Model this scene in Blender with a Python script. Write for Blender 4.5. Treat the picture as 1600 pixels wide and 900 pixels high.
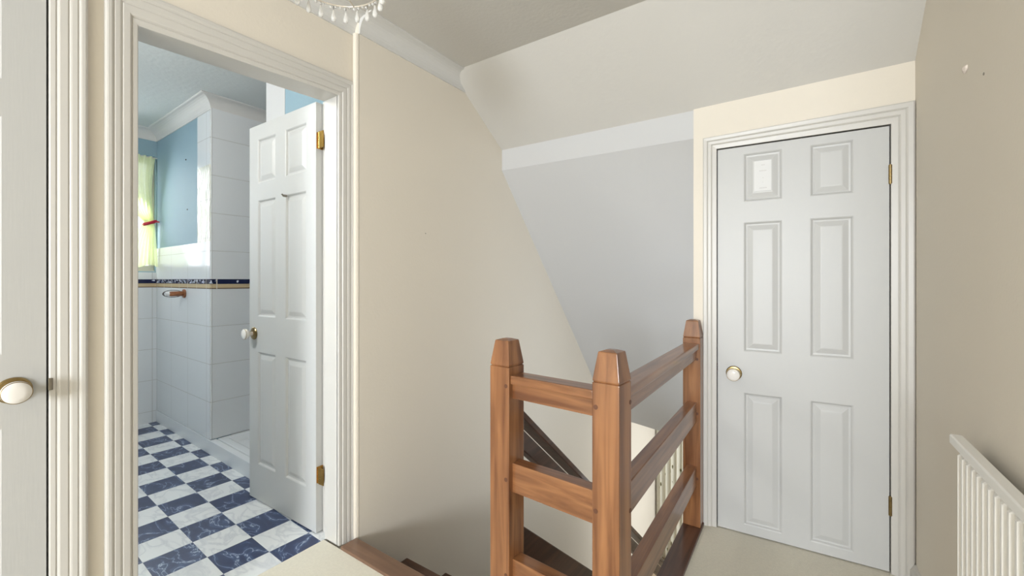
import bpy, bmesh, math, random
from mathutils import Vector, Matrix
random.seed(7)
for o in list(bpy.data.objects): bpy.data.objects.remove(o)
C = bpy.context.scene.collection
S = bpy.context.scene
PI = math.pi

# ------------------------------------------------------------------ camera
cam_d = bpy.data.cameras.new('camera'); cam = bpy.data.objects.new('camera', cam_d); C.objects.link(cam)
cam.location = (0, 0, 1.17)
cam.rotation_euler = (PI/2, 0, math.atan(453/666))
cam_d.sensor_width = 36; cam_d.lens = 666/1600*36; cam_d.shift_y = -12/1600
cam_d.clip_start = .02
S.camera = cam
# ------------------------------------------------------------------ world, exposure, lights
S.view_settings.view_transform = 'Standard'; S.view_settings.look = 'None'
S.view_settings.gamma = 1; S.view_settings.use_curve_mapping = False
S.view_settings.exposure = 0.25
w = bpy.data.worlds.new('sky'); S.world = w; w.use_nodes = True
w.node_tree.nodes['Background'].inputs[0].default_value = (.86, .93, 1, 1)
w.node_tree.nodes['Background'].inputs[1].default_value = 1.6

def area(name, loc, target, sx, sy, power, col=(1, 1, 1), spread=180):
    d = bpy.data.lights.new(name, 'AREA'); d.shape = 'RECTANGLE'; d.size = sx; d.size_y = sy
    d.energy = power; d.color = col; d.spread = math.radians(spread)
    o = bpy.data.objects.new(name, d); C.objects.link(o); o.location = loc
    o.rotation_euler = (Vector(target)-Vector(loc)).to_track_quat('-Z', 'Y').to_euler()
    return o
area('window_daylight_landing', (.12, -4.26, 1.45), (-.70, 0, .95), 1.0, 1.1, 205, (.88, .935, 1))
area('window_daylight_bathroom', (-4.56, .85, 1.72), (-3.2, .2, 1.0), .8, .9, 10, (.95, .98, 1))
area('hall_fill_light', (.30, 5.1, -1.2), (-1.5, 5.2, -1.3), 1.2, 1.3, 11, (1, .99, .96))  # fill light added for the hall below; no window stands there

# ------------------------------------------------------------------ materials
def mat(name, col, rough=.5, metal=0, bump=0, bscale=200, var=0, vscale=3, spec=.5, bstretch=(1, 1, 1), coat=0):
    m = bpy.data.materials.new(name); m.use_nodes = True; nt = m.node_tree; N = nt.nodes; L = nt.links
    b = N['Principled BSDF']; b.inputs['Roughness'].default_value = rough
    b.inputs['Metallic'].default_value = metal; b.inputs['Specular IOR Level'].default_value = spec
    b.inputs['Base Color'].default_value = (*col, 1); b.inputs['Coat Weight'].default_value = coat
    tc = N.new('ShaderNodeTexCoord')
    if var:
        n = N.new('ShaderNodeTexNoise'); n.inputs['Scale'].default_value = vscale; n.inputs['Detail'].default_value = 3
        L.new(tc.outputs['Object'], n.inputs['Vector'])
        r = N.new('ShaderNodeMixRGB'); r.inputs[1].default_value = (*[c*(1-var) for c in col], 1)
        r.inputs[2].default_value = (*[min(1, c*(1+var)) for c in col], 1)
        L.new(n.outputs['Fac'], r.inputs[0]); L.new(r.outputs[0], b.inputs['Base Color'])
    if bump:
        mp = N.new('ShaderNodeMapping'); mp.inputs['Scale'].default_value = bstretch
        n2 = N.new('ShaderNodeTexNoise'); n2.inputs['Scale'].default_value = bscale; n2.inputs['Detail'].default_value = 4
        bp = N.new('ShaderNodeBump'); bp.inputs['Strength'].default_value = bump; bp.inputs['Distance'].default_value = .002
        L.new(tc.outputs['Object'], mp.inputs[0]); L.new(mp.outputs[0], n2.inputs['Vector'])
        L.new(n2.outputs['Fac'], bp.inputs['Height']); L.new(bp.outputs[0], b.inputs['Normal'])
    return m
def lin(r, g, b):
    f = lambda c: ((c/255+.055)/1.055)**2.4 if c > 10 else c/255/12.92
    return (f(r), f(g), f(b))

M = {}
M['cream'] = mat('cream_wall_paint', lin(228, 220, 206), .75, bump=.25, bscale=90, var=.012)
M['white_ceiling'] = mat('white_ceiling_paint', lin(207, 204, 198), .8, bump=.5, bscale=60)
M['white_paint'] = mat('white_ceiling_smooth', lin(203, 203, 203), .8, bump=.2, bscale=80)
M['coving'] = mat('coving_paint', lin(214, 213, 210), .6)
M['gloss_white'] = mat('white_gloss_wood', lin(195, 195, 193), .42, bump=.10, bscale=25, bstretch=(8, 8, .6))
M['trim_white'] = mat('white_satin_trim', lin(207, 204, 198), .36)
M['blue'] = mat('blue_wall_paint', lin(140, 167, 180), .65, bump=.2, bscale=90, var=.02)
M['artex'] = mat('bathroom_ceiling', lin(214, 219, 217), .8, bump=1, bscale=35)
M['porcelain'] = mat('porcelain', lin(238, 234, 228), .12)
M['brass'] = mat('brass', lin(205, 160, 80), .25, 1, var=.25, vscale=90)
M['aged_brass'] = mat('aged_brass', lin(150, 130, 90), .3, 1, var=.3, vscale=90)
M['steel'] = mat('steel', lin(150, 145, 135), .35, 1)
M['radiator'] = mat('radiator_enamel', lin(243, 241, 236), .3)
M['black'] = mat('painted_gap_shade', (.01, .009, .008), .8)
M['shower'] = mat('shower_tray_acrylic', lin(226, 229, 231), .15)
M['red'] = mat('red_ribbon', lin(190, 30, 55), .5)
M['paper'] = mat('white_paper', lin(222, 222, 221), .6)
M['grey_ink'] = mat('faint_grey_ink', lin(205, 204, 202), .7)
M['dark_iron'] = mat('dark_iron', lin(60, 50, 48), .4, .7)
M['dado'] = mat('hall_paint', lin(236, 230, 212), .7, bump=.2, bscale=90)
M['brown_board'] = mat('hall_floor', lin(190, 170, 145), .5, var=.1)
M['plaster'] = mat('bare_plaster', lin(238, 226, 216), .9, bump=1, bscale=400)

def carpet():
    m = mat('beige_carpet', lin(222, 216, 199), .95, bump=1, bscale=420, var=.09, vscale=90, spec=.1)
    m.node_tree.nodes['Principled BSDF'].inputs['Sheen Weight'].default_value = .2
    return m
M['carpet'] = carpet()

def wood(name, axis, c1, c2, rough=.3):
    m = bpy.data.materials.new(name); m.use_nodes = True; N = m.node_tree.nodes; L = m.node_tree.links
    b = N['Principled BSDF']; b.inputs['Roughness'].default_value = rough; b.inputs['Coat Weight'].default_value = .35
    b.inputs['Coat Roughness'].default_value = .12
    tc = N.new('ShaderNodeTexCoord'); mp = N.new('ShaderNodeMapping')
    sc = [38, 38, 38]; sc['xyz'.index(axis)] = 2.2; mp.inputs['Scale'].default_value = sc
    n = N.new('ShaderNodeTexNoise'); n.inputs['Scale'].default_value = 1; n.inputs['Detail'].default_value = 5
    n.inputs['Distortion'].default_value = .6
    n3 = N.new('ShaderNodeTexNoise'); n3.inputs['Scale'].default_value = 5
    rp = N.new('ShaderNodeValToRGB'); rp.color_ramp.elements[0].position = .32; rp.color_ramp.elements[1].position = .68
    rp.color_ramp.elements[0].color = (*c1, 1); rp.color_ramp.elements[1].color = (*c2, 1)
    mx = N.new('ShaderNodeMixRGB'); mx.blend_type = 'MULTIPLY'; mx.inputs[0].default_value = .5
    rp2 = N.new('ShaderNodeValToRGB'); rp2.color_ramp.elements[0].position = .3; rp2.color_ramp.elements[0].color = (.68, .62, .6, 1)
    rp2.color_ramp.elements[1].position = .62
    L.new(tc.outputs['Object'], mp.inputs[0]); L.new(mp.outputs[0], n.inputs['Vector']); L.new(n.outputs['Fac'], rp.inputs[0])
    L.new(tc.outputs['Object'], n3.inputs['Vector']); L.new(n3.outputs['Fac'], rp2.inputs[0])
    L.new(rp.outputs[0], mx.inputs[1]); L.new(rp2.outputs[0], mx.inputs[2]); L.new(mx.outputs[0], b.inputs['Base Color'])
    bp = N.new('ShaderNodeBump'); bp.inputs['Strength'].default_value = .15; bp.inputs['Distance'].default_value = .001
    L.new(n.outputs['Fac'], bp.inputs['Height']); L.new(bp.outputs[0], b.inputs['Normal'])
    return m
W1, W2 = lin(108, 66, 38), lin(160, 110, 70)
M['wood_z'] = wood('pine_stained_upright', 'z', W1, W2)
M['wood_x'] = wood('pine_stained_rail_across', 'x', W1, W2)
M['wood_y'] = wood('pine_stained_rail_along', 'y', W1, W2)
D1, D2 = lin(62, 38, 26), lin(96, 62, 44)
M['dark_x'] = wood('dark_brown_varnished_across', 'x', D1, D2, .4)
M['dark_y'] = wood('dark_brown_varnished_along', 'y', D1, D2, .4)
M['nosing'] = wood('brown_painted_nosing', 'x', lin(108, 80, 60), lin(126, 95, 74), .4)
M['wood_holder'] = wood('holder_wood', 'x', lin(120, 70, 40), lin(160, 100, 60), .3)
M['plug'] = mat('dark_dowel', lin(95, 58, 38), .5)

def mathn(N, L, op, a, b=None):
    n = N.new('ShaderNodeMath'); n.operation = op
    for i, v in enumerate((a, b)):
        if v is None: continue
        if isinstance(v, (int, float)): n.inputs[i].default_value = v
        else: L.new(v, n.inputs[i])
    return n.outputs[0]
def dotn(N, L, vec, a):
    n = N.new('ShaderNodeVectorMath'); n.operation = 'DOT_PRODUCT'; L.new(vec, n.inputs[0]); n.inputs[1].default_value = a
    return n.outputs['Value']

def vinyl():
    m = bpy.data.materials.new('blue_white_checker_vinyl'); m.use_nodes = True; N = m.node_tree.nodes; L = m.node_tree.links
    b = N['Principled BSDF']; b.inputs['Roughness'].default_value = .3
    tc = N.new('ShaderNodeTexCoord'); P = tc.outputs['Object']
    a = math.radians(-2.4); s = 1/.1728
    ux, uy = math.cos(a)*s, math.sin(a)*s
    u = mathn(N, L, 'ADD', dotn(N, L, P, (ux, uy, 0)), -(ux*-1.903+uy*.757)+40)
    v = mathn(N, L, 'ADD', dotn(N, L, P, (-uy, ux, 0)), -(-uy*-1.903+ux*.757)+40)
    k = mathn(N, L, 'MODULO', mathn(N, L, 'ADD', mathn(N, L, 'FLOOR', u), mathn(N, L, 'FLOOR', v)), 2)
    n = N.new('ShaderNodeTexNoise'); n.inputs['Scale'].default_value = 5.5; n.inputs['Detail'].default_value = 6; n.inputs['Distortion'].default_value = 1.1
    mp = N.new('ShaderNodeMapping'); mp.inputs['Scale'].default_value = (1, 1.9, 1); mp.inputs['Rotation'].default_value = (0, 0, .6)
    L.new(P, mp.inputs[0]); L.new(mp.outputs[0], n.inputs['Vector'])
    vein = mathn(N, L, 'ABSOLUTE', mathn(N, L, 'SUBTRACT', n.outputs['Fac'], .5))
    rd = N.new('ShaderNodeValToRGB'); e = rd.color_ramp.elements
    e[0].position = 0; e[0].color = (*lin(176, 188, 205), 1); e[1].position = .008; e[1].color = (*lin(72, 88, 122), 1)
    x = e.new(.05); x.color = (*lin(50, 62, 95), 1); x = e.new(.3); x.color = (*lin(34, 44, 74), 1)
    rw = N.new('ShaderNodeValToRGB'); e = rw.color_ramp.elements
    e[0].position = 0; e[0].color = (*lin(206, 209, 212), 1); e[1].position = .06; e[1].color = (*lin(226, 228, 228), 1)
    L.new(vein, rd.inputs[0]); L.new(vein, rw.inputs[0])
    mx = N.new('ShaderNodeMixRGB'); L.new(k, mx.inputs[0]); L.new(rw.outputs[0], mx.inputs[1]); L.new(rd.outputs[0], mx.inputs[2])
    L.new(mx.outputs[0], b.inputs['Base Color'])
    return m
M['vinyl'] = vinyl()

def tiles(name, axis, u0, tw, z0, th, col, rough=.12, relief=False):
    m = bpy.data.materials.new(name); m.use_nodes = True; N = m.node_tree.nodes; L = m.node_tree.links
    b = N['Principled BSDF']; b.inputs['Roughness'].default_value = rough
    tc = N.new('ShaderNodeTexCoord'); P = tc.outputs['Object']
    av = (1/tw, 0, 0) if axis == 'x' else (0, 1/tw, 0)
    u = mathn(N, L, 'FRACT', mathn(N, L, 'ADD', dotn(N, L, P, av), -u0/tw+60))
    v = mathn(N, L, 'FRACT', mathn(N, L, 'ADD', dotn(N, L, P, (0, 0, 1/th)), -z0/th+60))
    g = mathn(N, L, 'MAXIMUM', mathn(N, L, 'LESS_THAN', u, .004/tw), mathn(N, L, 'LESS_THAN', v, .004/th))
    mx = N.new('ShaderNodeMixRGB'); mx.inputs[1].default_value = (*col, 1); mx.inputs[2].default_value = (*lin(196, 196, 194), 1)
    L.new(g, mx.inputs[0]); L.new(mx.outputs[0], b.inputs['Base Color'])
    bp = N.new('ShaderNodeBump'); bp.inputs['Strength'].default_value = .6; bp.inputs['Distance'].default_value = .002
    h = mathn(N, L, 'SUBTRACT', 1, g)
    if relief:
        wv = N.new('ShaderNodeTexWave'); wv.inputs['Scale'].default_value = 9; wv.inputs['Distortion'].default_value = 9
        L.new(P, wv.inputs['Vector']); h = mathn(N, L, 'ADD', h, mathn(N, L, 'MULTIPLY', wv.outputs['Fac'], 1.6))
    L.new(h, bp.inputs['Height']); L.new(bp.outputs[0], b.inputs['Normal'])
    return m
TC = lin(222, 225, 227)
M['tile_x'] = tiles('white_wall_tiles_side', 'x', -3.704, .352, .092, .255, TC)
M['tile_y'] = tiles('white_wall_tiles_far', 'y', 1.234, .345, .092, .255, TC)
M['tile_relief'] = tiles('relief_leaf_tile', 'x', -3.704, .352, .675, .26, lin(224, 224, 214), .1, True)

def border(axis):
    m = bpy.data.materials.new('navy_and_sand_border_tile_'+axis); m.use_nodes = True; N = m.node_tree.nodes; L = m.node_tree.links
    b = N['Principled BSDF']; b.inputs['Roughness'].default_value = .25
    tc = N.new('ShaderNodeTexCoord'); P = tc.outputs['Object']
    av = (1/.175, 0, 0) if axis == 'x' else (0, 1/.26, 0)
    z = dotn(N, L, P, (0, 0, 1))
    zz = mathn(N, L, 'DIVIDE', mathn(N, L, 'SUBTRACT', z, 1.112), .066)
    n = N.new('ShaderNodeTexNoise'); n.inputs['Scale'].default_value = 55 if axis == 'x' else 38; n.inputs['Detail'].default_value = 1
    L.new(P, n.inputs['Vector'])
    top = N.new('ShaderNodeValToRGB'); e = top.color_ramp.elements
    top.color_ramp.interpolation = 'CONSTANT'
    e[0].position = 0; e[0].color = (*lin(18, 28, 66), 1); e[1].position = .56 if axis == 'x' else .66; e[1].color = (*lin(215, 222, 235), 1)
    L.new(n.outputs['Fac'], top.inputs[0])
    rr = N.new('ShaderNodeValToRGB'); rr.color_ramp.interpolation = 'CONSTANT'; e = rr.color_ramp.elements
    e[0].position = 0; e[0].color = (*lin(112, 92, 72), 1); e[1].position = .1; e[1].color = (*lin(196, 176, 142), 1)
    x = e.new(.50); x.color = (*lin(16, 24, 58), 1)
    L.new(zz, rr.inputs[0])
    mk = mathn(N, L, 'MULTIPLY', mathn(N, L, 'GREATER_THAN', zz, .56), mathn(N, L, 'LESS_THAN', zz, .94))
    mx = N.new('ShaderNodeMixRGB'); L.new(mk, mx.inputs[0]); L.new(rr.outputs[0], mx.inputs[1]); L.new(top.outputs[0], mx.inputs[2])
    fr = mathn(N, L, 'FRACT', mathn(N, L, 'ADD', dotn(N, L, P, av), 60.15))
    g = mathn(N, L, 'LESS_THAN', fr, .025)
    m2 = N.new('ShaderNodeMixRGB'); L.new(g, m2.inputs[0]); L.new(mx.outputs[0], m2.inputs[1]); m2.inputs[2].default_value = (*lin(214, 206, 190), 1)
    L.new(m2.outputs[0], b.inputs['Base Color'])
    return m
M['border_x'] = border('x'); M['border_y'] = border('y')

def curtain_mat(name, col, floral=False, transl=.55, transp=.12):
    m = bpy.data.materials.new(name); m.use_nodes = True; N = m.node_tree.nodes; L = m.node_tree.links
    N.remove(N['Principled BSDF']); out = N['Material Output']
    d = N.new('ShaderNodeBsdfDiffuse'); t = N.new('ShaderNodeBsdfTranslucent'); tr = N.new('ShaderNodeBsdfTransparent')
    d.inputs[0].default_value = (*col, 1); t.inputs[0].default_value = (*col, 1)
    if floral:
        tc = N.new('ShaderNodeTexCoord'); mp = N.new('ShaderNodeMapping'); mp.inputs['Scale'].default_value = (9, 9, 4.2)
        v = N.new('ShaderNodeTexVoronoi'); v.inputs['Scale'].default_value = 1.3
        n = N.new('ShaderNodeTexNoise'); n.inputs['Scale'].default_value = 16
        L.new(tc.outputs['Object'], mp.inputs[0]); L.new(mp.outputs[0], v.inputs['Vector']); L.new(tc.outputs['Object'], n.inputs['Vector'])
        s = mathn(N, L, 'ADD', v.outputs['Distance'], mathn(N, L, 'MULTIPLY', n.outputs['Fac'], .35))
        r = N.new('ShaderNodeValToRGB'); e = r.color_ramp.elements
        e[0].position = .25; e[0].color = (*lin(95, 82, 64), 1); e[1].position = .36; e[1].color = (*col, 1)
        x = e.new(.31); x.color = (*lin(150, 150, 112), 1)
        L.new(s, r.inputs[0]); L.new(r.outputs[0], d.inputs[0]); L.new(r.outputs[0], t.inputs[0])
    a = N.new('ShaderNodeMixShader'); a.inputs[0].default_value = transl; L.new(d.outputs[0], a.inputs[1]); L.new(t.outputs[0], a.inputs[2])
    bb = N.new('ShaderNodeMixShader'); bb.inputs[0].default_value = transp; L.new(a.outputs[0], bb.inputs[1]); L.new(tr.outputs[0], bb.inputs[2])
    L.new(bb.outputs[0], out.inputs[0]); return m
M['sheer'] = curtain_mat('sheer_lime_voile', lin(238, 243, 206))
M['floral'] = curtain_mat('cream_floral_curtain', lin(232, 228, 212), True, .15, 0)

def glass_mat(name, tint=(1, 1, 1), gl=.08):
    m = bpy.data.materials.new(name); m.use_nodes = True; N = m.node_tree.nodes; L = m.node_tree.links
    N.remove(N['Principled BSDF']); t = N.new('ShaderNodeBsdfTransparent'); t.inputs[0].default_value = (*tint, 1)
    g = N.new('ShaderNodeBsdfGlossy'); g.inputs['Roughness'].default_value = .03
    x = N.new('ShaderNodeMixShader'); x.inputs[0].default_value = gl
    L.new(t.outputs[0], x.inputs[1]); L.new(g.outputs[0], x.inputs[2]); L.new(x.outputs[0], N['Material Output'].inputs[0]); return m
M['glass'] = glass_mat('window_glass')
def crystal_mat():
    m = mat('milky_crystal', lin(240, 240, 238), .08)
    b = m.node_tree.nodes['Principled BSDF']; b.inputs['Transmission Weight'].default_value = .55; b.inputs['IOR'].default_value = 1.3
    return m
M['crystal'] = crystal_mat()
M['chandelier_metal'] = mat('cream_enamel_metal', lin(196, 188, 175), .3, .2)
def emit(name, col, s):
    m = mat(name, col, .4); b = m.node_tree.nodes['Principled BSDF']
    b.inputs['Emission Color'].default_value = (*col, 1); b.inputs['Emission Strength'].default_value = s; return m
M['diffuser'] = emit('fill_lamp_glow', (.95, .98, 1), 3)  # glow of the added bathroom fill lamp
M['bulb'] = emit('bulb_glow', (1, .9, .75), 2)

# ------------------------------------------------------------------ mesh helpers
def box(bm, x0, x1, y0, y1, z0, z1):
    v = [bm.verts.new(p) for p in ((x0,y0,z0),(x1,y0,z0),(x1,y1,z0),(x0,y1,z0),(x0,y0,z1),(x1,y0,z1),(x1,y1,z1),(x0,y1,z1))]
    for f in ((0,3,2,1),(4,5,6,7),(0,1,5,4),(1,2,6,5),(2,3,7,6),(3,0,4,7)): bm.faces.new([v[i] for i in f])
def loft(bm, a, b):
    """closed prism between two rings of points"""
    va = [bm.verts.new(p) for p in a]; vb = [bm.verts.new(p) for p in b]; n = len(a)
    for i in range(n): bm.faces.new((va[i], va[(i+1) % n], vb[(i+1) % n], vb[i]))
    bm.faces.new(list(reversed(va))); bm.faces.new(vb)
def cyl(bm, p0, p1, r0, r1=None, seg=20):
    r1 = r0 if r1 is None else r1; p0 = Vector(p0); p1 = Vector(p1); d = (p1-p0).normalized()
    a = d.orthogonal().normalized(); b = d.cross(a)
    R = lambda p, r: [p+(a*math.cos(2*PI*i/seg)+b*math.sin(2*PI*i/seg))*r for i in range(seg)]
    loft(bm, R(p0, r0), R(p1, r1))
def lathe(bm, base, axis, prof, seg=32):
    """prof = [(r, distance along the axis)], closed at both ends"""
    base = Vector(base); d = Vector(axis).normalized(); a = d.orthogonal().normalized(); b = d.cross(a)
    rings = [[bm.verts.new(base+d*h+(a*math.cos(2*PI*i/seg)+b*math.sin(2*PI*i/seg))*max(r, 1e-5)) for i in range(seg)] for r, h in prof]
    for q, w_ in zip(rings, rings[1:]):
        for i in range(seg): bm.faces.new((q[i], q[(i+1) % seg], w_[(i+1) % seg], w_[i]))
    bm.faces.new(list(reversed(rings[0]))); bm.faces.new(rings[-1])
def torus(bm, c, axis, R, r, seg=40, m=8):
    c = Vector(c); d = Vector(axis).normalized(); a = d.orthogonal().normalized(); b = d.cross(a)
    rs = []
    for i in range(seg):
        e = a*math.cos(2*PI*i/seg)+b*math.sin(2*PI*i/seg)
        rs.append([bm.verts.new(c+e*(R+r*math.cos(2*PI*k/m))+d*r*math.sin(2*PI*k/m)) for k in range(m)])
    for i in range(seg):
        for k in range(m):
            bm.faces.new((rs[i][k], rs[(i+1) % seg][k], rs[(i+1) % seg][(k+1) % m], rs[i][(k+1) % m]))
def bevel(bm, w_=.002, seg=2, ang=.5):
    bmesh.ops.remove_doubles(bm, verts=bm.verts, dist=1e-6)
    es = [e for e in bm.edges if len(e.link_faces) == 2 and e.calc_face_angle(0) > ang]
    bmesh.ops.bevel(bm, geom=es, offset=w_, segments=seg, affect='EDGES', profile=.6, clamp_overlap=True)

def wloc(o):
    v = Vector((0, 0, 0))
    while o: v += o.location; o = o.parent
    return v
def obj(name, bm, m, parent=None, origin=None, smooth=None, bev=0, bseg=2):
    if bev: bevel(bm, bev, bseg)
    bmesh.ops.recalc_face_normals(bm, faces=bm.faces)
    if parent is not None: off = wloc(parent)
    elif origin == 'world': off = Vector((0, 0, 0))
    elif origin is not None: off = Vector(origin)
    else:
        xs = [v.co for v in bm.verts]
        off = Vector(((min(p.x for p in xs)+max(p.x for p in xs))/2, (min(p.y for p in xs)+max(p.y for p in xs))/2, min(p.z for p in xs)))
    bmesh.ops.translate(bm, verts=bm.verts, vec=-off)
    me = bpy.data.meshes.new(name); bm.to_mesh(me); bm.free(); me.materials.append(M[m])
    o = bpy.data.objects.new(name, me); C.objects.link(o)
    if parent is not None: o.parent = parent
    else: o.location = off
    if smooth:
        for p in me.polygons: p.use_smooth = True
        me.set_sharp_from_angle(angle=math.radians(smooth))
    return o
def struct(name, bm, m, **k):
    o = obj(name, bm, m, origin='world', **k); o['kind'] = 'structure'; return o
def tag(o, label, cat, group=None):
    o['label'] = label; o['category'] = cat
    if group: o['group'] = group
    return o
def thing(name, loc, label, cat, group=None):
    o = bpy.data.objects.new(name, None); o.empty_display_size = .05; C.objects.link(o); o.location = loc
    return tag(o, label, cat, group)
def NB(): return bmesh.new()

# ================================================================== THE ROOM
WX = -1.695      # landing wall with the doors
SX = -1.66       # stairwell wall, a little proud of it
CE = 2.365       # landing ceiling
CUP = [(-.435, 2.2155), (.372, 2.2625)]   # face line of the cupboard wall
def cupy(x): return CUP[0][1]+(x-CUP[0][0])*(CUP[1][1]-CUP[0][1])/(CUP[1][0]-CUP[0][0])
def bhy(x): return 2.321+(x+1.66)*(2.228-2.321)/(1.66-.441)
CO = math.atan2(CUP[1][1]-CUP[0][1], CUP[1][0]-CUP[0][0])

# landing floor (carpet)
bm = NB(); box(bm, -1.8, .372, -4.2, 1.113, -.19, 0); box(bm, .372, 1.8, -4.2, -1.3, -.19, 0); box(bm, -.388, .372, 1.113, 2.30, -.19, 0)
struct('floor_landing', bm, 'carpet')
# bathroom floor
bm = NB(); box(bm, -4.45, -1.784, -.95, 1.30, -.19, .001); struct('floor_bathroom', bm, 'vinyl')
# left wall with two doorways
bm = NB()
X0, X1 = -1.80, WX
box(bm, X0, X1, -4.2, -.395, 0, 2.45)
box(bm, X0, X1, .262, .422, 0, 2.45)
box(bm, X0, X1, 1.136, 1.206, -.19, 2.45)
box(bm, X0, X1, -.395, .262, 2.0, 2.45)
box(bm, X0, X1, .422, 1.136, 2.012, 2.45)
struct('wall_left', bm, 'cream')
# stairwell wall
bm = NB(); box(bm, -1.80, SX, 1.206, 6.0, -2.6, 2.45); struct('wall_stairwell', bm, 'cream')
# landing right wall, back wall with its window, wall of the well
bm = NB(); box(bm, .366, .5, -1.3, 2.30, -.19, 2.45); box(bm, .5, 1.7, -1.42, -1.3, 0, 2.45); box(bm, 1.7, 1.8, -4.2, -1.42, 0, 2.45)
struct('wall_right', bm, 'cream')
bm = NB()
box(bm, -1.8, -.43, -4.32, -4.2, 0, 2.45); box(bm, .67, 1.8, -4.32, -4.2, 0, 2.45)
box(bm, -.43, .67, -4.32, -4.2, 0, .85); box(bm, -.43, .67, -4.32, -4.2, 2.05, 2.45)
struct('wall_back', bm, 'cream')
bm = NB()
for a, b_, c, d in ((-.43, .67, .85, .9), (-.43, .67, 2.0, 2.05), (-.43, -.38, .9, 2.0), (.62, .67, .9, 2.0)):
    box(bm, a, b_, -4.24, -4.205, c, d)
f_ = struct('window_2', bm, 'trim_white', bev=.004)
f_.name = 'window_2'
bm = NB(); box(bm, -.47, -.388, 1.06, 4.25, -2.6, -.19); struct('wall_well', bm, 'dado')
bm = NB(); box(bm, -1.66, -.388, .9, 1.0, -2.6, -.19); struct('wall_under_landing', bm, 'dado')

# cupboard wall: header, left strip (skewed a little to the stairwell)
def skew(x0, x1, z0, z1, d0=0, d1=.09, f=cupy):
    return [(x0, f(x0)+d0, z0), (x1, f(x1)+d0, z0), (x1, f(x1)+d1, z0), (x0, f(x0)+d1, z0)], [(x0, f(x0)+d0, z1), (x1, f(x1)+d0, z1), (x1, f(x1)+d1, z1), (x0, f(x0)+d1, z1)]
bm = NB()
loft(bm, *skew(-.437, -.345, -.19, 1.83)); loft(bm, *skew(.305, .366, 0, 1.83)); 
a, b_ = skew(-.437, .366, 1.83, 2.05)
b_ = [(x, y, 2.003+(x+.437)*.032+.0) for x, y, z in b_]
loft(bm, a, b_)
struct('wall_cupboard', bm, 'cream')
# cupboard interior behind the door (dark)
bm = NB(); box(bm, -.40, .366, 2.75, 2.80, -.19, 2.1); struct('wall_cupboard_back', bm, 'cream')

# ceiling, slope, bulkhead, lower slope
bm = NB(); box(bm, -1.8, .5, -4.2, 1.826, CE, CE+.08); box(bm, .5, 1.8, -4.2, -1.3, CE, CE+.08); struct('ceiling_landing', bm, 'white_ceiling')
bm = NB()
n = 12
def sl(x, t):
    ye, ze = (cupy(x), 2.003+(x+.437)*.032) if x > -.437 else (bhy(x), 2.041+(x+1.66)*(2.002-2.041)/1.22)
    return (x, 1.826+(ye-1.826)*t, CE+(ze-CE)*t)
xs = [-1.70, -1.4, -1.1, -.8, -.45, -.43, -.2, 0, .2, .40]
lo = [[bm.verts.new(sl(x, t)) for x in xs] for t in (0, .5, 1)]
hi = [[bm.verts.new((sl(x, t)[0], sl(x, t)[1]+.03, sl(x, t)[2]+.06)) for x in xs] for t in (0, .5, 1)]
for g in (lo, hi):
    for i in range(2):
        for j in range(len(xs)-1): bm.faces.new((g[i][j], g[i][j+1], g[i+1][j+1], g[i+1][j]))
struct('ceiling_slope', bm, 'white_ceiling', smooth=50)
bm = NB()
def bh(x, z, d): return (x, bhy(x)+d, z)
loft(bm, [bh(-1.68, 1.905, 0), bh(-.40, 1.863, 0), bh(-.40, 1.863, .05), bh(-1.68, 1.905, .05)],
         [bh(-1.68, 2.06, 0), bh(-.40, 2.06, 0), bh(-.40, 2.06, .05), bh(-1.68, 2.06, .05)])
struct('wall_bulkhead', bm, 'white_paint')
bm = NB()
k = (1.905-.252)/(3.801-2.321)
yl = 4.235; 
def ls(x, y): return 1.905+(x+1.66)*(1.863-1.905)/1.22-(y-bhy(x))*k
P0 = [(-1.70, bhy(-1.7), ls(-1.7, bhy(-1.7))), (-.40, bhy(-.4), ls(-.4, bhy(-.4))), (-.40, yl, ls(-.4, yl)), (-1.70, yl, ls(-1.7, yl))]
loft(bm, P0, [(x, y+.05, z+.05) for x, y, z in P0])
struct('ceiling_stairs', bm, 'white_paint')
# the hall below
zc = ls(-1.4, yl)
bm = NB(); box(bm, -1.7, .5, yl, 6.0, zc, zc+.1); struct('ceiling_hall', bm, 'white_paint')
bm = NB(); box(bm, -1.8, .5, 5.96, 6.06, -2.6, zc); struct('wall_hall', bm, 'dado')
bm = NB(); box(bm, -1.8, .5, .9, 6.0, -2.72, -2.6); struct('floor_hall', bm, 'brown_board')
bm = NB(); box(bm, -1.658, -1.646, 4.72, 5.5, -2.6, -.6); box(bm, -1.646, -1.634, 4.72, 4.79, -2.6, -.53); box(bm, -1.646, -1.634, 5.43, 5.5, -2.6, -.53); box(bm, -1.646, -1.634, 4.72, 5.5, -.6, -.53)
bm.free()

# coving along the left wall
def coving(name, x, y0, y1, zb, zt, p, m='coving', ends=None):
    bm = NB(); prof = [(0, zt-zb), (0, 0), (.008, 0)]
    for i in range(9):
        t = i/8*PI/2
        prof.append((p-.008-(p-.016)*math.cos(t)*1.0+0*t, 0) if False else (.008+(p-.016)*(1-math.cos(t)), .006+(zt-zb-.012)*math.sin(t)))
    prof += [(p, zt-zb-.004), (p, zt-zb)]
    loft(bm, [(x+a, y0, zb+h) for a, h in prof], [(x+a, y1, zb+h) for a, h in prof])
    return struct(name, bm, m)
coving('trim_1', WX, -4.2, 1.206, 2.287, CE, .088)
bm = NB()
prof = [(0, CE-2.287), (0, 0), (.008, 0)] + [(.008+.072*(1-math.cos(i/8*PI/2)), .006+.066*math.sin(i/8*PI/2)) for i in range(9)] + [(.088, CE-2.291), (.088, CE-2.287)]
loft(bm, [(SX+a, 1.206, 2.287+h) for a, h in prof], [(SX+a, 1.945-(h/.078)*.118, 2.287+h) for a, h in prof])
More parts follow.
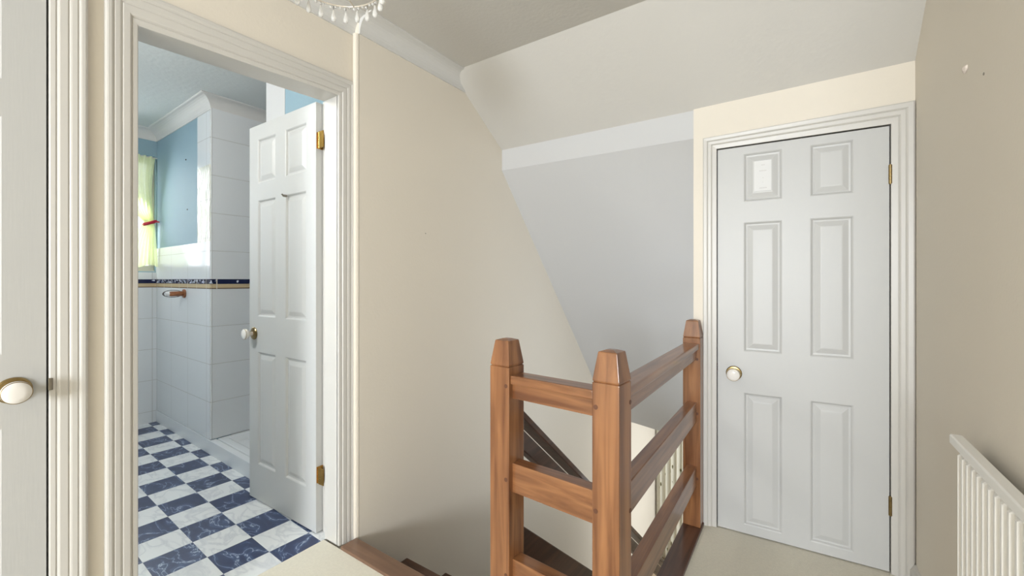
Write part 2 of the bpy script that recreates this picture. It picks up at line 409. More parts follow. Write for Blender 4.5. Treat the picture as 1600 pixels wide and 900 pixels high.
struct('trim_2', bm, 'coving')
# bead covering the step between the two wall faces
bm = NB(); cyl(bm, (WX+.020, 1.203, -.01), (WX+.020, 1.203, 2.287), .014, seg=12); box(bm, WX-.002, SX, 1.2035, 1.2075, 0, 2.287)
struct('trim_3', bm, 'cream', smooth=40)

# floor trims round the well
bm = NB(); loft(bm, [(SX, 1.113, -.045), (-.83, 1.113, -.045), (-.83, 1.19, -.045), (SX, 1.194, -.045)], [(SX, 1.113, .012), (-.83, 1.105, .012), (-.83, 1.19, .012), (SX, 1.194, .012)])
struct('trim_4', bm, 'nosing', bev=.004)
bm = NB(); box(bm, SX, -.83, 1.125, 1.165, -.24, -.045); struct('trim_5', bm, 'dark_x')
bm = NB(); box(bm, -.83, -.385, 1.062, 1.145, -.25, .012); struct('trim_6', bm, 'dark_x', bev=.003)
bm = NB(); box(bm, -.472, -.386, 1.145, 2.216, -.25, .012); struct('trim_7', bm, 'dark_y', bev=.003)

# skirting
bm = NB()
pr = [(0, 0), (-.018, 0), (-.018, .045), (-.013, .052), (-.009, .062), (-.004, .068), (0, .07)]
loft(bm, [(.366+a, -1.3, h) for a, h in pr], [(.366+a, 2.243, h) for a, h in pr])
struct('baseboard_right', bm, 'trim_white')

# ---- door frames: moulded section swept round inner/outer outline
def frame(inner, outer, nrm, prof, base):
    """inner/outer: 4 points each as (u,z); base(u,d)->(x,y)"""
    bm = NB(); rows = []
    for (ui, zi), (uo, zo) in zip(inner, outer):
        row = []
        for w_, d in prof:
            x, y = base(ui+(uo-ui)*w_, d); row.append(bm.verts.new((x, y, zi+(zo-zi)*w_)))
        rows.append(row)
    m = len(prof)
    for r, q in zip(rows, rows[1:]):
        for i in range(m): bm.faces.new((r[i], r[(i+1) % m], q[(i+1) % m], q[i]))
    bm.faces.new(rows[0]); bm.faces.new(list(reversed(rows[-1])))
    return bm
ARCH = [(0, -.004), (0, .008), (.03, .010), (.15, .011), (.19, .0085), (.23, .013), (.27, .0145), (.46, .015), (.50, .0128), (.54, .0155), (.58, .0165), (.71, .0172), (.75, .015), (.79, .018), (.83, .0193), (.92, .0195), (.97, .018), (1, .014), (1, -.004)]
lb = lambda u, d: (WX+d, u)
# ---- doors
def six_panel(bm, P, width, height, thick, cols, rows, z0=0):
    """moulded leaf. P(u, d, z) -> point, d is out of the face; panels at cols x rows"""
    us = sorted({0, width, *[c for p in cols for c in p]}); zs = sorted({z0, height, *[r for p in rows for r in p]})
    def q(a): bm.faces.new([bm.verts.new(P(*p)) for p in a])
    rings = [(0, 0), (.004, -.002), (.009, -.008), (.016, -.009), (.036, -.0015), (.040, -.001)]
    for i in range(len(us)-1):
        for j in range(len(zs)-1):
            u0, u1, za, zb = us[i], us[i+1], zs[j], zs[j+1]
            if (u0, u1) in cols and (za, zb) in rows:
                for (s, d), (s2, d2) in zip(rings, rings[1:]):
                    A = [(u0+s, d, za+s), (u1-s, d, za+s), (u1-s, d, zb-s), (u0+s, d, zb-s)]
                    B = [(u0+s2, d2, za+s2), (u1-s2, d2, za+s2), (u1-s2, d2, zb-s2), (u0+s2, d2, zb-s2)]
                    for k_ in range(4): q([A[k_], A[(k_+1) % 4], B[(k_+1) % 4], B[k_]])
                q(B)
            else: q([(u0, 0, za), (u1, 0, za), (u1, 0, zb), (u0, 0, zb)])
    for a in ([(0, 0), (0, -thick)], [(width, 0), (width, -thick)]):
        (u, d), (u2, d2) = a
        for j in range(len(zs)-1): q([(u, d, zs[j]), (u, d2, zs[j]), (u, d2, zs[j+1]), (u, d, zs[j+1])])
    for z in (z0, height):
        for i in range(len(us)-1): q([(us[i], 0, z), (us[i+1], 0, z), (us[i+1], -thick, z), (us[i], -thick, z)])
    q([(0, -thick, z0), (width, -thick, z0), (width, -thick, height), (0, -thick, height)])
    bmesh.ops.remove_doubles(bm, verts=bm.verts, dist=1e-5)
def knob(parent, base, axis, sc=1.0):
    bm = NB(); lathe(bm, base, axis, [(.010, -.002), (.033, 0), (.0335, .003), (.030, .007), (.020, .009), (.010, .011)], 32)
    a = obj('knob_rose', bm, 'aged_brass', parent, smooth=35); a['label'] = 'brass rose behind the knob'
    bm = NB(); lathe(bm, base, axis, [(.011, .009), (.010, .022), (.014, .028), (.024, .033), (.0285, .042), (.0275, .050), (.0245, .0545), (.012, .0565), (0, .057)], 36)
    k_ = obj('door_knob', bm, 'porcelain', parent, smooth=50); k_['label'] = 'white porcelain knob'
    bm = NB(); torus(bm, Vector(base)+Vector(axis).normalized()*.0505, axis, .0268, .0013)
    t = obj('knob_ring', bm, 'aged_brass', k_, smooth=60); t['label'] = 'thin gilt ring'
def hinge(parent, p, name='hinge', m='brass', l1=(.0, 0), plates=()):
    bm = NB(); x, y, z = p
    for i in range(5): cyl(bm, (x, y, z-.0375+i*.0151), (x, y, z-.0375+i*.0151+.0143), .0058, seg=14)
    cyl(bm, (x, y, z-.040), (x, y, z+.040), .0035, seg=10)
    for x0, x1, y0, y1 in plates: box(bm, x0, x1, y0, y1, z-.0375, z+.0375)
    return obj('hinge', bm, m, parent, smooth=40)

# door_1: closed door at far left
d1 = bpy.data.objects.new('door_1', None); C.objects.link(d1); d1.location = (WX, -.07, 0); d1['kind'] = 'structure'
P1 = lambda u, d, z: (WX+.004+d, .245-u, z)
bm = NB(); six_panel(bm, P1, .62, 1.975, .04, [(.078, .262), (.360, .544)], [(.19, .79), (.98, 1.59), (1.685, 1.90)], .006)
obj('door_leaf', bm, 'gloss_white', d1)
bm = frame([(.2495, 0), (.2495, 1.98), (-.382, 1.98), (-.382, 0)], [(.3245, 0), (.3245, 2.055), (-.457, 2.055), (-.457, 0)], 1, ARCH, lambda u, d: (WX+d, u))
obj('door_frame', bm, 'trim_white', d1)
bm = NB(); box(bm, X0, WX-.004, .2495, .262, 0, 1.99); box(bm, X0, WX-.004, -.395, -.382, 0, 1.99); box(bm, X0, WX-.004, -.382, .2495, 1.98, 2.0)
obj('door_lining', bm, 'trim_white', d1)
knob(d1, (WX+.004, .187, .885), (1, 0, 0))
bm = NB(); box(bm, WX-.002, WX+.0125, .2475, .2565, .872, .905); k_ = obj('strike_plate', bm, 'steel', d1, bev=.002); k_['label'] = 'steel latch plate'
bm = NB(); box(bm, -1.87, -1.86, -.6, .30, -.1, 2.1); struct('wall_dark_backing', bm, 'black')  # near-black sheet; shade behind the closed door is put into its colour

# door_2: open bathroom door, hinged on the right, with its frame
d2 = bpy.data.objects.new('door_2', None); C.objects.link(d2); d2.location = (-1.85, 1.13, 0); d2['kind'] = 'structure'
P2 = lambda u, d, z: (-1.85-u, 1.115-.0064*u-d, z)
bm = NB(); six_panel(bm, P2, .626, 1.992, .036, [(.080, .264), (.358, .538)], [(.195, .791), (.979, 1.593), (1.683, 1.915)], .006)
obj('door_leaf', bm, 'gloss_white', d2)
bm = frame([(1.122, 0), (1.122, 1.985), (.437, 1.953), (.437, 0)], [(1.200, 0), (1.200, 2.070), (.361, 2.058), (.361, 0)], 1, ARCH, lb)
obj('door_frame', bm, 'trim_white', d2)
bm = NB()
box(bm, -1.79, WX, 1.122, 1.137, 0, 1.995); box(bm, X0, WX, .420, .437, 0, 1.97)
loft(bm, [(X0, .430, 1.953), (WX, .430, 1.953), (WX, 1.125, 1.985), (X0, 1.125, 1.985)], [(X0, .430, 2.014), (WX, .430, 2.014), (WX, 1.125, 2.014), (X0, 1.125, 2.014)])
box(bm, -1.765, -1.735, .437, .447, 0, 1.95); box(bm, -1.846, -1.80, 1.147, 1.204, 0, 2.0)
obj('door_lining', bm, 'trim_white', d2)
knob(d2, (-2.425, 1.111, .886), (0, -1, 0))
for z in (1.815, .272):
    h_ = hinge(d2, (-1.834, 1.124, z), plates=((-1.8495, -1.8475, 1.118, 1.148), (-1.848, -1.834, 1.120, 1.1225), (-1.834, -1.798, 1.119, 1.1215)))
    h_['label'] = 'polished brass hinge'
bm = NB(); cyl(bm, (-2.10, 1.1125, 1.585), (-2.10, 1.094, 1.585), .006, seg=14); cyl(bm, (-2.10, 1.096, 1.585), (-2.10, 1.088, 1.592), .004, seg=10)
obj('hook', bm, 'steel', d2, smooth=40)

# door_3: closed cupboard door
d3 = bpy.data.objects.new('door_3', None); C.objects.link(d3); d3.location = (-.02, 2.24, 0); d3['kind'] = 'structure'
ca, sa = math.cos(CO), math.sin(CO)
ox, oy = -.330, cupy(-.330)
def P3(u, d, z): return (ox+u*ca+d*sa, oy+u*sa-d*ca, z)
bm = NB(); six_panel(bm, P3, .620, 1.787, .036, [(.108, .258), (.360, .508)], [(.045, .652), (.842, 1.437), (1.532, 1.753)], .005)
obj('door_leaf', bm, 'gloss_white', d3)
def fb(u, d): return (ox+u*ca+d*sa, oy+u*sa-d*ca)
ARC3 = [(0, -.01), (0, .006), (.30, .008), (.34, .006), (.38, .010), (.42, .012), (.60, .013), (.64, .0108), (.68, .0145), (.72, .0165), (.93, .018), (1, .014), (1, -.004)]
bm = frame([(-.005, 0), (-.005, 1.793), (.6245, 1.793), (.6245, 0)], [(-.063, 0), (-.063, 1.850), (.6935, 1.869), (.6935, 0)], 1, ARC3, fb)
obj('door_frame', bm, 'trim_white', d3)
bm = NB()
def lp(u0, u1, z0, z1, da, db):
    loft(bm, [(*fb(u0, da), z0), (*fb(u1, da), z0), (*fb(u1, db), z0), (*fb(u0, db), z0)], [(*fb(u0, da), z1), (*fb(u1, da), z1), (*fb(u1, db), z1), (*fb(u0, db), z1)])
lp(-.015, -.005, 0, 1.82, -.10, -.004); lp(.6245, .635, 0, 1.82, -.10, -.004); lp(-.015, .635, 1.793, 1.825, -.10, -.004); lp(-.005, .6245, 0, 1.793, -.062, -.05)
obj('door_lining', bm, 'trim_white', d3)
x, y, z = P3(.068, 0, .738); knob(d3, (x, y, z), (sa, -ca, 0))
for z in (1.593, .270):
    x, y = fb(.6225, .004); h_ = hinge(d3, (x, y, z), m='aged_brass'); h_['label'] = 'dull brass hinge'
bm = NB(); 
for zz in (.742, .766): lp(-.0045, -.0015, zz, zz+.011, -.003, .001)
obj('latch', bm, 'dark_iron', d3)
# white card on the cupboard door
def bx3(bm, u0, u1, z0, z1, da, db):
    loft(bm, [(*fb(u0, da), z0), (*fb(u1, da), z0), (*fb(u1, db), z0), (*fb(u0, db), z0)], [(*fb(u0, da), z1), (*fb(u1, da), z1), (*fb(u1, db), z1), (*fb(u0, db), z1)])
bm = NB(); bx3(bm, .150, .217, 1.575, 1.712, -.001, .001)
cd = obj('door_card', bm, 'paper'); tag(cd, 'small white card stuck in the upper left panel of the cupboard door', 'card')
bm = NB()
for (u0, u1, zz) in ((.178, .192, 1.690), (.170, .198, 1.664), (.183, .187, 1.632), (.183, .186, 1.612), (.171, .200, 1.586)):
    bx3(bm, u0, u1, zz, zz+.004, .001, .0013)
g_ = obj('faint_print', bm, 'grey_ink', cd); g_['kind'] = 'stuff'

# ================================================================== BATHROOM SHELL
def by(x): return 1.271+(x+4.439)*(1.234-1.271)/(4.439-3.288)
BZ = 2.40
def wallseg(bm, x0, x1, z0, z1, d0=0, d1=.12, f=by):
    a, b_ = skew(x0, x1, z0, z1, d0, d1, f); loft(bm, a, b_)
bm = NB(); wallseg(bm, -4.5, -3.29, 0, 2.5); struct('wall_bathroom_side', bm, 'blue')
bm = NB()
box(bm, -4.56, -4.43, -.95, .55, 0, 2.5); box(bm, -4.56, -4.43, .55, 1.262, 0, 1.245); box(bm, -4.56, -4.43, .55, 1.262, 2.19, 2.5); box(bm, -4.56, -4.43, 1.262, 1.4, 0, 2.5)
struct('wall_bathroom_far', bm, 'blue')
bm = NB(); box(bm, -4.56, -1.80, -1.05, -.95, 0, 2.5); struct('wall_bathroom_near', bm, 'blue')
bm = NB(); box(bm, -4.56, -1.80, -1.05, 2.2, BZ, BZ+.06); struct('ceiling_bathroom', bm, 'artex')
bm = NB(); box(bm, -3.41, -3.292, 1.36, 2.2, 0, 2.5); box(bm, -3.41, -2.5, 2.1, 2.2, 0, 2.5); struct('wall_recess', bm, 'white_paint')
bm = NB(); box(bm, -2.5, -2.30, 1.209, 2.2, 0, 2.5); struct('wall_recess_pier', bm, 'white_paint')
bm = NB(); box(bm, -2.292, -1.80, 1.206, 1.33, 0, 2.5); struct('wall_bathroom_door_side', bm, 'blue')
# tile linings
bm = NB(); wallseg(bm, -4.44, -3.29, .10, 1.112, -.008, .001); wallseg(bm, -4.44, -3.29, 1.178, 1.432, -.008, .001); wallseg(bm, -3.512, -3.29, 1.952, 2.315, -.008, .001)
struct('trim_9', bm, 'tile_x')
bm = NB(); wallseg(bm, -3.512, -3.29, 1.432, 1.952, -.0085, .001); struct('trim_10', bm, 'tile_relief')
bm = NB(); wallseg(bm, -4.44, -3.282, 1.112, 1.178, -.009, .001); struct('trim_11', bm, 'border_x')
bm = NB(); box(bm, -3.292, -3.282, 1.232, 2.1, .10, 1.112); box(bm, -3.292, -3.282, 1.232, 2.1, 1.178, 2.33); struct('trim_12', bm, 'tile_y')
bm = NB(); box(bm, -3.292, -3.281, 1.236, 2.1, 1.112, 1.178); struct('trim_13', bm, 'border_y')
bm = NB(); box(bm, -4.43, -4.422, -.95, 1.265, 0, 1.112); box(bm, -4.43, -4.422, -.95, 1.265, 1.178, 1.235); struct('trim_14', bm, 'tile_y')
bm = NB(); box(bm, -4.43, -4.421, -.95, 1.265, 1.112, 1.178); struct('trim_15', bm, 'border_y')
# glossy white plinth along the foot of the side wall and the tray
bm = NB(); wallseg(bm, -4.44, -2.5, 0, .095, -.010, .03); struct('baseboard_bathroom', bm, 'shower', bev=.003)
# bathroom coving
pr = [(0, .08), (0, 0), (.006, 0)] + [(.006+.072*(1-math.cos(i/8*PI/2)), .005+.068*math.sin(i/8*PI/2)) for i in range(9)] + [(.085, .076), (.085, .08)]
bm = NB(); loft(bm, [(-4.44, by(-4.44)-a, 2.32+h) for a, h in pr], [(-3.292+a, by(-3.29)-a, 2.32+h) for a, h in pr]); struct('trim_16', bm, 'coving')
bm = NB(); loft(bm, [(-3.292+a, by(-3.29)-a, 2.32+h) for a, h in pr], [(-3.292+a, 2.1, 2.32+h) for a, h in pr]); struct('trim_17', bm, 'coving')
bm = NB(); loft(bm, [(-4.43+a, -.95, 2.32+h) for a, h in pr], [(-4.43+a, by(-4.43), 2.32+h) for a, h in pr]); struct('trim_18', bm, 'coving')

# bathroom window
bm = NB()
for a, b_, c, d in ((.55, 1.262, 1.245, 1.29), (.55, 1.262, 2.145, 2.19), (.55, .595, 1.29, 2.145), (1.225, 1.262, 1.29, 2.145), (.89, .93, 1.29, 2.145)):
    box(bm, -4.53, -4.47, a, b_, c, d)
wn = struct('window_1', bm, 'trim_white', bev=.004)
bm = NB(); box(bm, -4.505, -4.499, .59, 1.23, 1.285, 2.15); obj('window_glass', bm, 'glass', wn)
bm = NB(); box(bm, -4.47, -4.431, .54, 1.262, 1.236, 1.247); obj('window_sill', bm, 'trim_white', wn, bev=.003)

# ================================================================== THINGS
# ---- stair guard of three newel posts and rails
guard = thing('stair_guard', (-.605, 1.12, .012), 'orange-brown stained wooden guard of three capped posts and cross rails round the stairwell', 'railing')
def newel(cx, cy, a, pegs, zb=.0125):
    bm = NB(); h = .039
    def ring(r, z): return [Vector((cx, cy, z))+Matrix.Rotation(a, 3, 'Z') @ Vector((sx*r, sy*r, 0)) for sx, sy in ((-1, -1), (1, -1), (1, 1), (-1, 1))]
    loft(bm, ring(h, zb), ring(h, .898)); p = obj('newel_post', bm, 'wood_z', guard, bev=.003)
    bm = NB(); v = [[bm.verts.new(q) for q in ring(r, z)] for r, z in ((h-.0035, .8982), (h-.0035, .9005), (h-.001, .9015), (h-.001, .906), (.0275, .976), (.0265, .979), (.010, .984))]
    for q, w_ in zip(v, v[1:]):
        for i in range(4): bm.faces.new((q[i], q[(i+1) % 4], w_[(i+1) % 4], w_[i]))
    bm.faces.new(v[0]); bm.faces.new(v[-1])
    c_ = obj('post_cap', bm, 'wood_z', p, bev=.0015)
    for (dx, dy, z, ax) in pegs:
        q = Vector((cx, cy, z))+Matrix.Rotation(a, 3, 'Z') @ Vector((dx, dy, 0)); ax = Matrix.Rotation(a, 3, 'Z') @ Vector(ax)
        bm = NB(); cyl(bm, q-ax*.002, q+ax*.0008, .0065, seg=16); obj('peg', bm, 'plug', p)
    return p
LP, CP, FP = (-.787, 1.129), (-.4235, 1.101), (-.4305, 2.177)
ang = math.atan2(CP[1]-LP[1], CP[0]-LP[0])
newel(*LP, ang, [(.027, -.039, z, (0, -1, 0)) for z in (.840, .548, .25)])
newel(*CP, ang, [(-.028, -.039, z, (0, -1, 0)) for z in (.832, .555, .25)] + [(.039, .030, z, (1, 0, 0)) for z in (.842, .55, .25)])
newel(*FP, 0, [(.024, -.039, z, (0, -1, 0)) for z in (.80, .545, .24)], .0125)
def rail(name, A, B, t, z0, z1, m, trim=.0385, bev=.003):
    A = Vector((*A, 0)); B = Vector((*B, 0)); d = (B-A).normalized(); s = Vector((-d.y, d.x, 0)); a = A+d*trim; b_ = B-d*trim; bm = NB()
    loft(bm, [a-s*t, b_-s*t, b_+s*t, a+s*t], [])if False else None
    lo_ = [q+Vector((0, 0, z0)) for q in (a-s*t, b_-s*t, b_+s*t, a+s*t)]; hi_ = [q+Vector((0, 0, z1)) for q in (a-s*t, b_-s*t, b_+s*t, a+s*t)]
    loft(bm, lo_, hi_); return obj(name, bm, m, guard, bev=bev)
for A, B, m in ((LP, CP, 'wood_x'), (CP, FP, 'wood_y')):
    rail('handrail_cap', A, B, .033, .846, .874, m, bev=.005)
    rail('top_rail', A, B, .022, .800, .846, m)
    rail('middle_rail', A, B, .022, .507, .598, m)
    rail('lower_rail', A, B, .022, .206, .298, m)

# ---- staircase with its own sloping balustrade
st = thing('staircase', (-1.22, 2.6, -2.6), 'dark brown open staircase with sloping handrail going down along the cream wall', 'staircase')
PT = .83
for i in range(1, 11):
    y1 = 1.205+.284*i; z1 = -.236*i
    bm = NB(); box(bm, SX+.002, -.80, y1-.27, y1, z1-.04, z1); obj('tread', bm, 'dark_x', st, bev=.006)
def slope_bar(name, x0, x1, y0, y1, za, zb, m, bev=.003, slope=-.828):
    # za/zb: heights of the lower/upper face at y = 1.17
    g = lambda y, z: z+(y-1.17)*slope
    bm = NB(); loft(bm, [(x0, y0, g(y0, za)), (x1, y0, g(y0, za)), (x1, y0, g(y0, zb)), (x0, y0, g(y0, zb))],
                        [(x0, y1, g(y1, za)), (x1, y1, g(y1, za)), (x1, y1, g(y1, zb)), (x0, y1, g(y1, zb))])
    return obj(name, bm, m, st, bev=bev)
slope_bar('handrail', -.812, -.752, 1.169, 4.1, .722, .748, 'dark_y')
slope_bar('upper_rail', -.798, -.762, 1.169, 4.1, .622, .690, 'dark_y')
slope_bar('stringer', -.800, -.762, 1.169, 4.1, .03, .372, 'dark_y')
bm = NB(); box(bm, -.82, -.742, 4.06, 4.138, -2.6, -1.55); obj('newel_post', bm, 'dark_y', st, bev=.003)

# ---- floral curtain in the hall below
bm = NB(); rows = []
for j in range(2):
    z = (-.60, -2.56)[j] if False else (zc-.01, -2.57)[j]; row = []
    for i in range(161):
        t = i/160; x = -1.635+.80*t; row.append(bm.verts.new((x, 5.905+.018*math.sin(t*2*PI*11)+.007*math.sin(t*2*PI*23+1), z)))
    rows.append(row)
for i in range(160): bm.faces.new((rows[0][i], rows[0][i+1], rows[1][i+1], rows[1][i]))
bmesh.ops.subdivide_edges(bm, edges=[e for e in bm.edges if abs(e.verts[0].co.z-e.verts[1].co.z) > 1], cuts=6)
fc = obj('hall_curtain', bm, 'floral', smooth=60); tag(fc, 'pale pleated curtain with brown and green sprigs, downstairs beyond the guard rails', 'curtain')
sm = fc.modifiers.new('thickness', 'SOLIDIFY'); sm.thickness = .002

# ---- radiator on the right wall
rad = thing('radiator', (.34, .95, .10), 'white fluted panel radiator on the right-hand wall', 'radiator')
bm = NB(); n = 30; y0, y1 = .44, 1.50; fl = []
N_ = n*8
for i in range(N_+1):
    y = y0+(y1-y0)*i/N_; ph = (i % 8)/8
    d = .0065 if ph < .3 else (.0065*(1-(ph-.3)/.12) if ph < .42 else (0 if ph < .86 else .0065*(ph-.86)/.14))
    fl.append((.3265-d, y))
ring = fl+[(.345, y1), (.345, y0)]
def rr(z, sh): return [(x+sh if x < .34 else x, y, z) for x, y in ring]
va = [bm.verts.new(p) for p in rr(.13, 0)]; vb = [bm.verts.new(p) for p in rr(.735, 0)]
vc = [bm.verts.new((.335 if p[0] < .34 else p[0], p[1], .748)) for p in rr(.74, 0)]
m_ = len(ring)
for A, B in ((va, vb), (vb, vc)):
    for i in range(m_): bm.faces.new((A[i], A[(i+1) % m_], B[(i+1) % m_], B[i]))
bm.faces.new(list(reversed(va))); bm.faces.new(vc)
obj('radiator_panel', bm, 'radiator', rad)
bm = NB(); pr = [(.3105, .758), (.3105, .7765), (.313, .780), (.333, .780), (.335, .778), (.335, .744), (.3235, .744)]
loft(bm, [(x, .43, z) for x, z in pr], [(x, 1.524, z) for x, z in pr]); g_ = obj('top_rail', bm, 'radiator', rad, bev=.0015)
bm = NB()
for y in (.6, 1.35):
    bm = NB(); box(bm, .345, .3665, y, y+.03, .2, .6); obj('bracket', bm, 'radiator', rad)
bm = NB(); cyl(bm, (.335, .42, .0), (.335, .42, .15), .0075, seg=12); cyl(bm, (.335, .42, .15), (.335, .45, .15), .010, seg=12); obj('valve_pipe', bm, 'radiator', rad, smooth=40)

# ---- plug and chip on the right wall
bm = NB(); bmesh.ops.create_icosphere(bm, subdivisions=2, radius=.011)
for v in bm.verts: v.co = Vector((v.co.x*.5, v.co.y*1.0, v.co.z*.85))*(1+.25*math.sin(v.co.y*420)+.2*math.sin(v.co.z*500))+Vector((.364, 1.636, 1.740))
tag(obj('wall_chip', bm, 'plaster', smooth=60), 'small white plaster lump high on the right-hand wall', 'plaster lump')
bm = NB(); cyl(bm, (.3665, 1.502, 1.672), (.3645, 1.502, 1.672), .0035, seg=12); tag(obj('screw', bm, 'steel'), 'tiny screw head beside the plaster lump on the right-hand wall', 'screw')
for (x, y, z) in ((-1.66, 1.62, 1.42),):
    bm = NB(); cyl(bm, (SX-.001, y, z), (SX+.002, y, z), .003, seg=10); tag(obj('pin', bm, 'steel'), 'tiny pin in the middle of the cream stairwell wall', 'pin')
# ---- chandelier
ccx, ccy = -1.155, .750
ch = thing('chandelier', (ccx, ccy, CE), 'small tiered chandelier of milky white crystal drops on the landing ceiling', 'chandelier')
bm = NB(); lathe(bm, (ccx, ccy, CE+.001), (0, 0, -1), [(.055, 0), (.055, .008), (.035, .022), (.008, .028)]); obj('ceiling_rose', bm, 'chandelier_metal', ch, smooth=40)
bm = NB(); cyl(bm, (ccx, ccy, CE-.02), (ccx, ccy, 2.07), .005); obj('stem', bm, 'chandelier_metal', ch, smooth=40)
bm = NB()
for R_, z in ((.140, 2.074), (.115, 2.155), (.085, 2.235)):
    torus(bm, (ccx, ccy, z), (0, 0, 1), R_, .0026, 48, 8)
    for k_ in range(6):
        a = k_*PI/3; cyl(bm, (ccx, ccy, z), (ccx+R_*math.cos(a), ccy+R_*math.sin(a), z), .0025, seg=8)
obj('frame', bm, 'chandelier_metal', ch, smooth=40)
bm = NB(); lathe(bm, (ccx, ccy, 2.13), (0, 0, 1), [(.004, 0), (.018, .008), (.024, .025), (.018, .045), (.010, .06)]); obj('bulb', bm, 'bulb', ch, smooth=60)
def drop_bm(x, y, z, s=1.0):
    bm = NB(); lathe(bm, (x, y, z), (0, 0, 1), [(.0005, 0), (.0065*s, .003*s), (.0085*s, .009*s), (.0075*s, .016*s), (.005*s, .026*s), (.003*s, .036*s), (.0015, .040*s)], 10); return bm
pd = None; rnd = random.Random(3)
for R_, zt, n, s in ((.140, 2.070, 23, 1.0), (.115, 2.150, 19, 1.0), (.085, 2.230, 15, 1.0)):
    for k_ in range(n):
        a = 2*PI*(k_+.35)/n
        if pd is None:
            bm = drop_bm(ccx, ccy, zt-.050, s); bmesh.ops.translate(bm, verts=bm.verts, vec=(R_*math.cos(a), R_*math.sin(a), 0)) if False else None
            pd = obj('crystal_drop', bm, 'crystal', ch, smooth=50)
            bm = NB(); cyl(bm, (ccx, ccy, zt-.012), (ccx, ccy, zt+.001), .0009, seg=6); ph = obj('drop_wire', bm, 'dark_iron', pd)
            base = zt; d_ = pd; 
        else:
            d_ = pd.copy(); C.objects.link(d_); d_.parent = ch
            e_ = ph.copy(); C.objects.link(e_); e_.parent = d_
        d_.location = (R_*math.cos(a), R_*math.sin(a), zt-base+rnd.uniform(-.002, .002))
# bead chains between the drops
bm = NB()
for R_, z, n in ((.140, 2.080, 60), (.115, 2.160, 50)):
    for k_ in range(n):
        a = 2*PI*k_/n; c_ = (ccx+(R_+.002)*math.cos(a), ccy+(R_+.002)*math.sin(a), z-.006-.008*abs(math.sin(a*11.5)))
        mt = Matrix.Translation(c_); bmesh.ops.create_icosphere(bm, subdivisions=1, radius=.0052, matrix=mt)
b_ = obj('bead_swag', bm, 'crystal', ch, smooth=60); b_['kind'] = 'stuff'
ld = bpy.data.lights.new('chandelier_light', 'POINT'); ld.energy = .8; ld.color = (1, .95, .88); ld.shadow_soft_size = .12
lo_ = bpy.data.objects.new('chandelier_light', ld); C.objects.link(lo_); lo_.location = (ccx+.1, ccy, 1.93)

# ---- bathroom things
# curtain
bm = NB(); rows = []
NZ, NY = 40, 70
for j in range(NZ+1):
    t = j/NZ; z = 2.175-(2.175-1.285)*t
    tz = (2.175-z)/(2.175-1.635)
    if tz <= 1: s = tz**2.2; ya, yb = .93+(1.175-.93)*s, 1.243-.022*math.sin(tz*PI)-.012*s
    else:
        q = min(1, (1.635-z)/.35); ya, yb = 1.175-.135*q**.6, 1.231+.026*q**.6
    row = []
    for i in range(NY+1):
        u = i/NY; amp = .016 if tz <= 1 else .014
        zz = z+(.012*math.sin(u*9+1) if j == NZ else 0)
        row.append(bm.verts.new((-4.375+amp*math.sin(u*2*PI*8+.8*t), ya+(yb-ya)*u, zz)))
    rows.append(row)
for j in range(NZ):
    for i in range(NY): bm.faces.new((rows[j][i], rows[j][i+1], rows[j+1][i+1], rows[j+1][i]))
cu = obj('window_curtain', bm, 'sheer', smooth=70); tag(cu, 'sheer lime yellow curtain tied back at the bathroom window', 'curtain')
bm = NB(); torus(bm, (0, 0, 0), (0, 0, 1), .030, .010, 28, 8)
for v in bm.verts: v.co = Vector((-4.375+v.co.x*.8, 1.207+v.co.y*1.2, 1.636+v.co.z*1.3+(v.co.y)*.5))
box(bm, -4.36, -4.35, 1.235, 1.262, 1.643, 1.652)
g_ = obj('tieback', bm, 'red', cu, smooth=50); g_['label'] = 'dark red tie'
# curtain wire
bm = NB(); cyl(bm, (-4.375, .56, 2.168), (-4.375, 1.255, 2.168), .004, seg=10); g_ = obj('curtain_wire', bm, 'trim_white', cu, smooth=40)
# toilet roll holder
hx, hz = -3.76, 1.073
yw = by(hx)-.0085
th = thing('toilet_roll_holder', (hx, yw, hz-.03), 'brown wooden toilet roll holder sticking out from the tiled bathroom wall', 'toilet roll holder')
bm = NB(); lathe(bm, (hx, yw, hz), (0, -1, 0), [(.031, 0), (.033, .004), (.031, .010), (.020, .013)], 28); obj('backplate', bm, 'wood_holder', th, smooth=40)
bm = NB(); lathe(bm, (hx, yw-.012, hz-.001), (0, -1, 0), [(.017, 0), (.0185, .004), (.0185, .068), (.017, .078), (.013, .082)], 24); obj('arm', bm, 'wood_holder', th, smooth=40)
bm = NB(); torus(bm, (0, 0, 0), (1, 0, 0), .03, .0022, 40, 8)
for v in bm.verts: v.co = Vector((hx+v.co.x+.0, yw-.071+v.co.y*1.95, hz+v.co.z*.85))
obj('wire_loop', bm, 'dark_iron', th, smooth=50)
bm = NB(); cyl(bm, (hx, yw-.095, hz), (hx, yw-.117, hz), .016, seg=22); tag(obj('toilet_roll_core', bm, 'paper', smooth=40), 'white end of a used up toilet roll on the wooden holder', 'toilet roll')
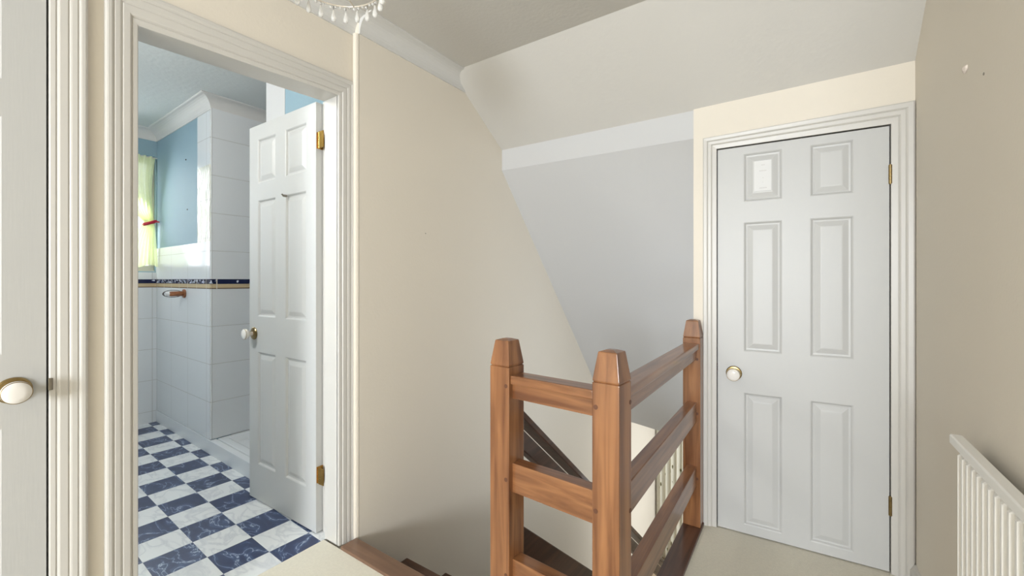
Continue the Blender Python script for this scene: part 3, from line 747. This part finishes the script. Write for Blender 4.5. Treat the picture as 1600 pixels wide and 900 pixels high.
# shower tray with waste cover
bm = NB(); box(bm, -3.28, -2.502, 1.262, 2.098, .06, .078)
tr_ = thing('shower_tray', (-2.9, 1.65, .0), 'white shower tray in the tiled bathroom recess behind the open door', 'shower tray')
bm.free(); bm = NB()
O = [(-3.280, 1.268), (-2.502, 1.243), (-2.502, 2.098), (-3.280, 2.098)]
I = [(-3.235, 1.315), (-2.55, 1.295), (-2.55, 2.05), (-3.235, 2.05)]; J = [(-3.20, 1.355), (-2.59, 1.335), (-2.59, 2.01), (-3.20, 2.01)]
R0 = [bm.verts.new((*p, .0)) for p in O]; R1 = [bm.verts.new((*p, .098)) for p in O]; R2 = [bm.verts.new((*p, .098)) for p in I]; R3 = [bm.verts.new((*p, .060)) for p in J]
for A, B in ((R0, R1), (R1, R2), (R2, R3)):
    for i in range(4): bm.faces.new((A[i], A[(i+1) % 4], B[(i+1) % 4], B[i]))
bm.faces.new(R3); bm.faces.new(list(reversed(R0))); obj('tray', bm, 'shower', tr_, bev=.006)
bm = NB(); lathe(bm, (-3.06, 1.52, .060), (0, 0, 1), [(.055, 0), (.055, .01), (.045, .028), (.02, .036)], 24); wc = obj('waste_cover', bm, 'shower', tr_, smooth=40)
bm = NB(); cyl(bm, (-3.06, 1.52, .094), (-3.06, 1.52, .112), .010, seg=12); cyl(bm, (-3.06, 1.52, .108), (-3.09, 1.50, .112), .005, seg=10); obj('plug', bm, 'dark_iron', wc, smooth=40)
# unseen ceiling lamp, added only to even out the bathroom light
bl = thing('added_fill_lamp', (-2.4, -.15, BZ), 'added round white flush fill lamp on the bathroom ceiling', 'fill lamp')
bm = NB(); lathe(bm, (-2.4, -.15, BZ+.001), (0, 0, -1), [(.15, 0), (.15, .02), (.14, .025)], 40); obj('fill_lamp_base', bm, 'trim_white', bl, smooth=40)
bm = NB(); lathe(bm, (-2.4, -.15, BZ-.025), (0, 0, -1), [(.135, 0), (.13, .03), (.10, .055), (.05, .07), (0, .073)], 40); obj('fill_lamp_diffuser', bm, 'diffuser', bl, smooth=60)
ld = bpy.data.lights.new('bathroom_fill_light', 'POINT'); ld.energy = 45; ld.color = (1, .985, .955); ld.shadow_soft_size = .14
lo_ = bpy.data.objects.new('bathroom_fill_light', ld); C.objects.link(lo_); lo_.location = (-2.4, -.15, BZ-.26)
# two pins in the blue wall
for x, z in ((-3.76, 2.06), (-3.73, 1.69)):
    y = by(x); bm = NB(); cyl(bm, (x, y+.001, z), (x, y-.004, z), .005, seg=10)
    tag(obj('pin', bm, 'dark_iron'), ('upper' if z > 2 else 'lower')+' of two dark pins in the blue bathroom wall', 'pin')
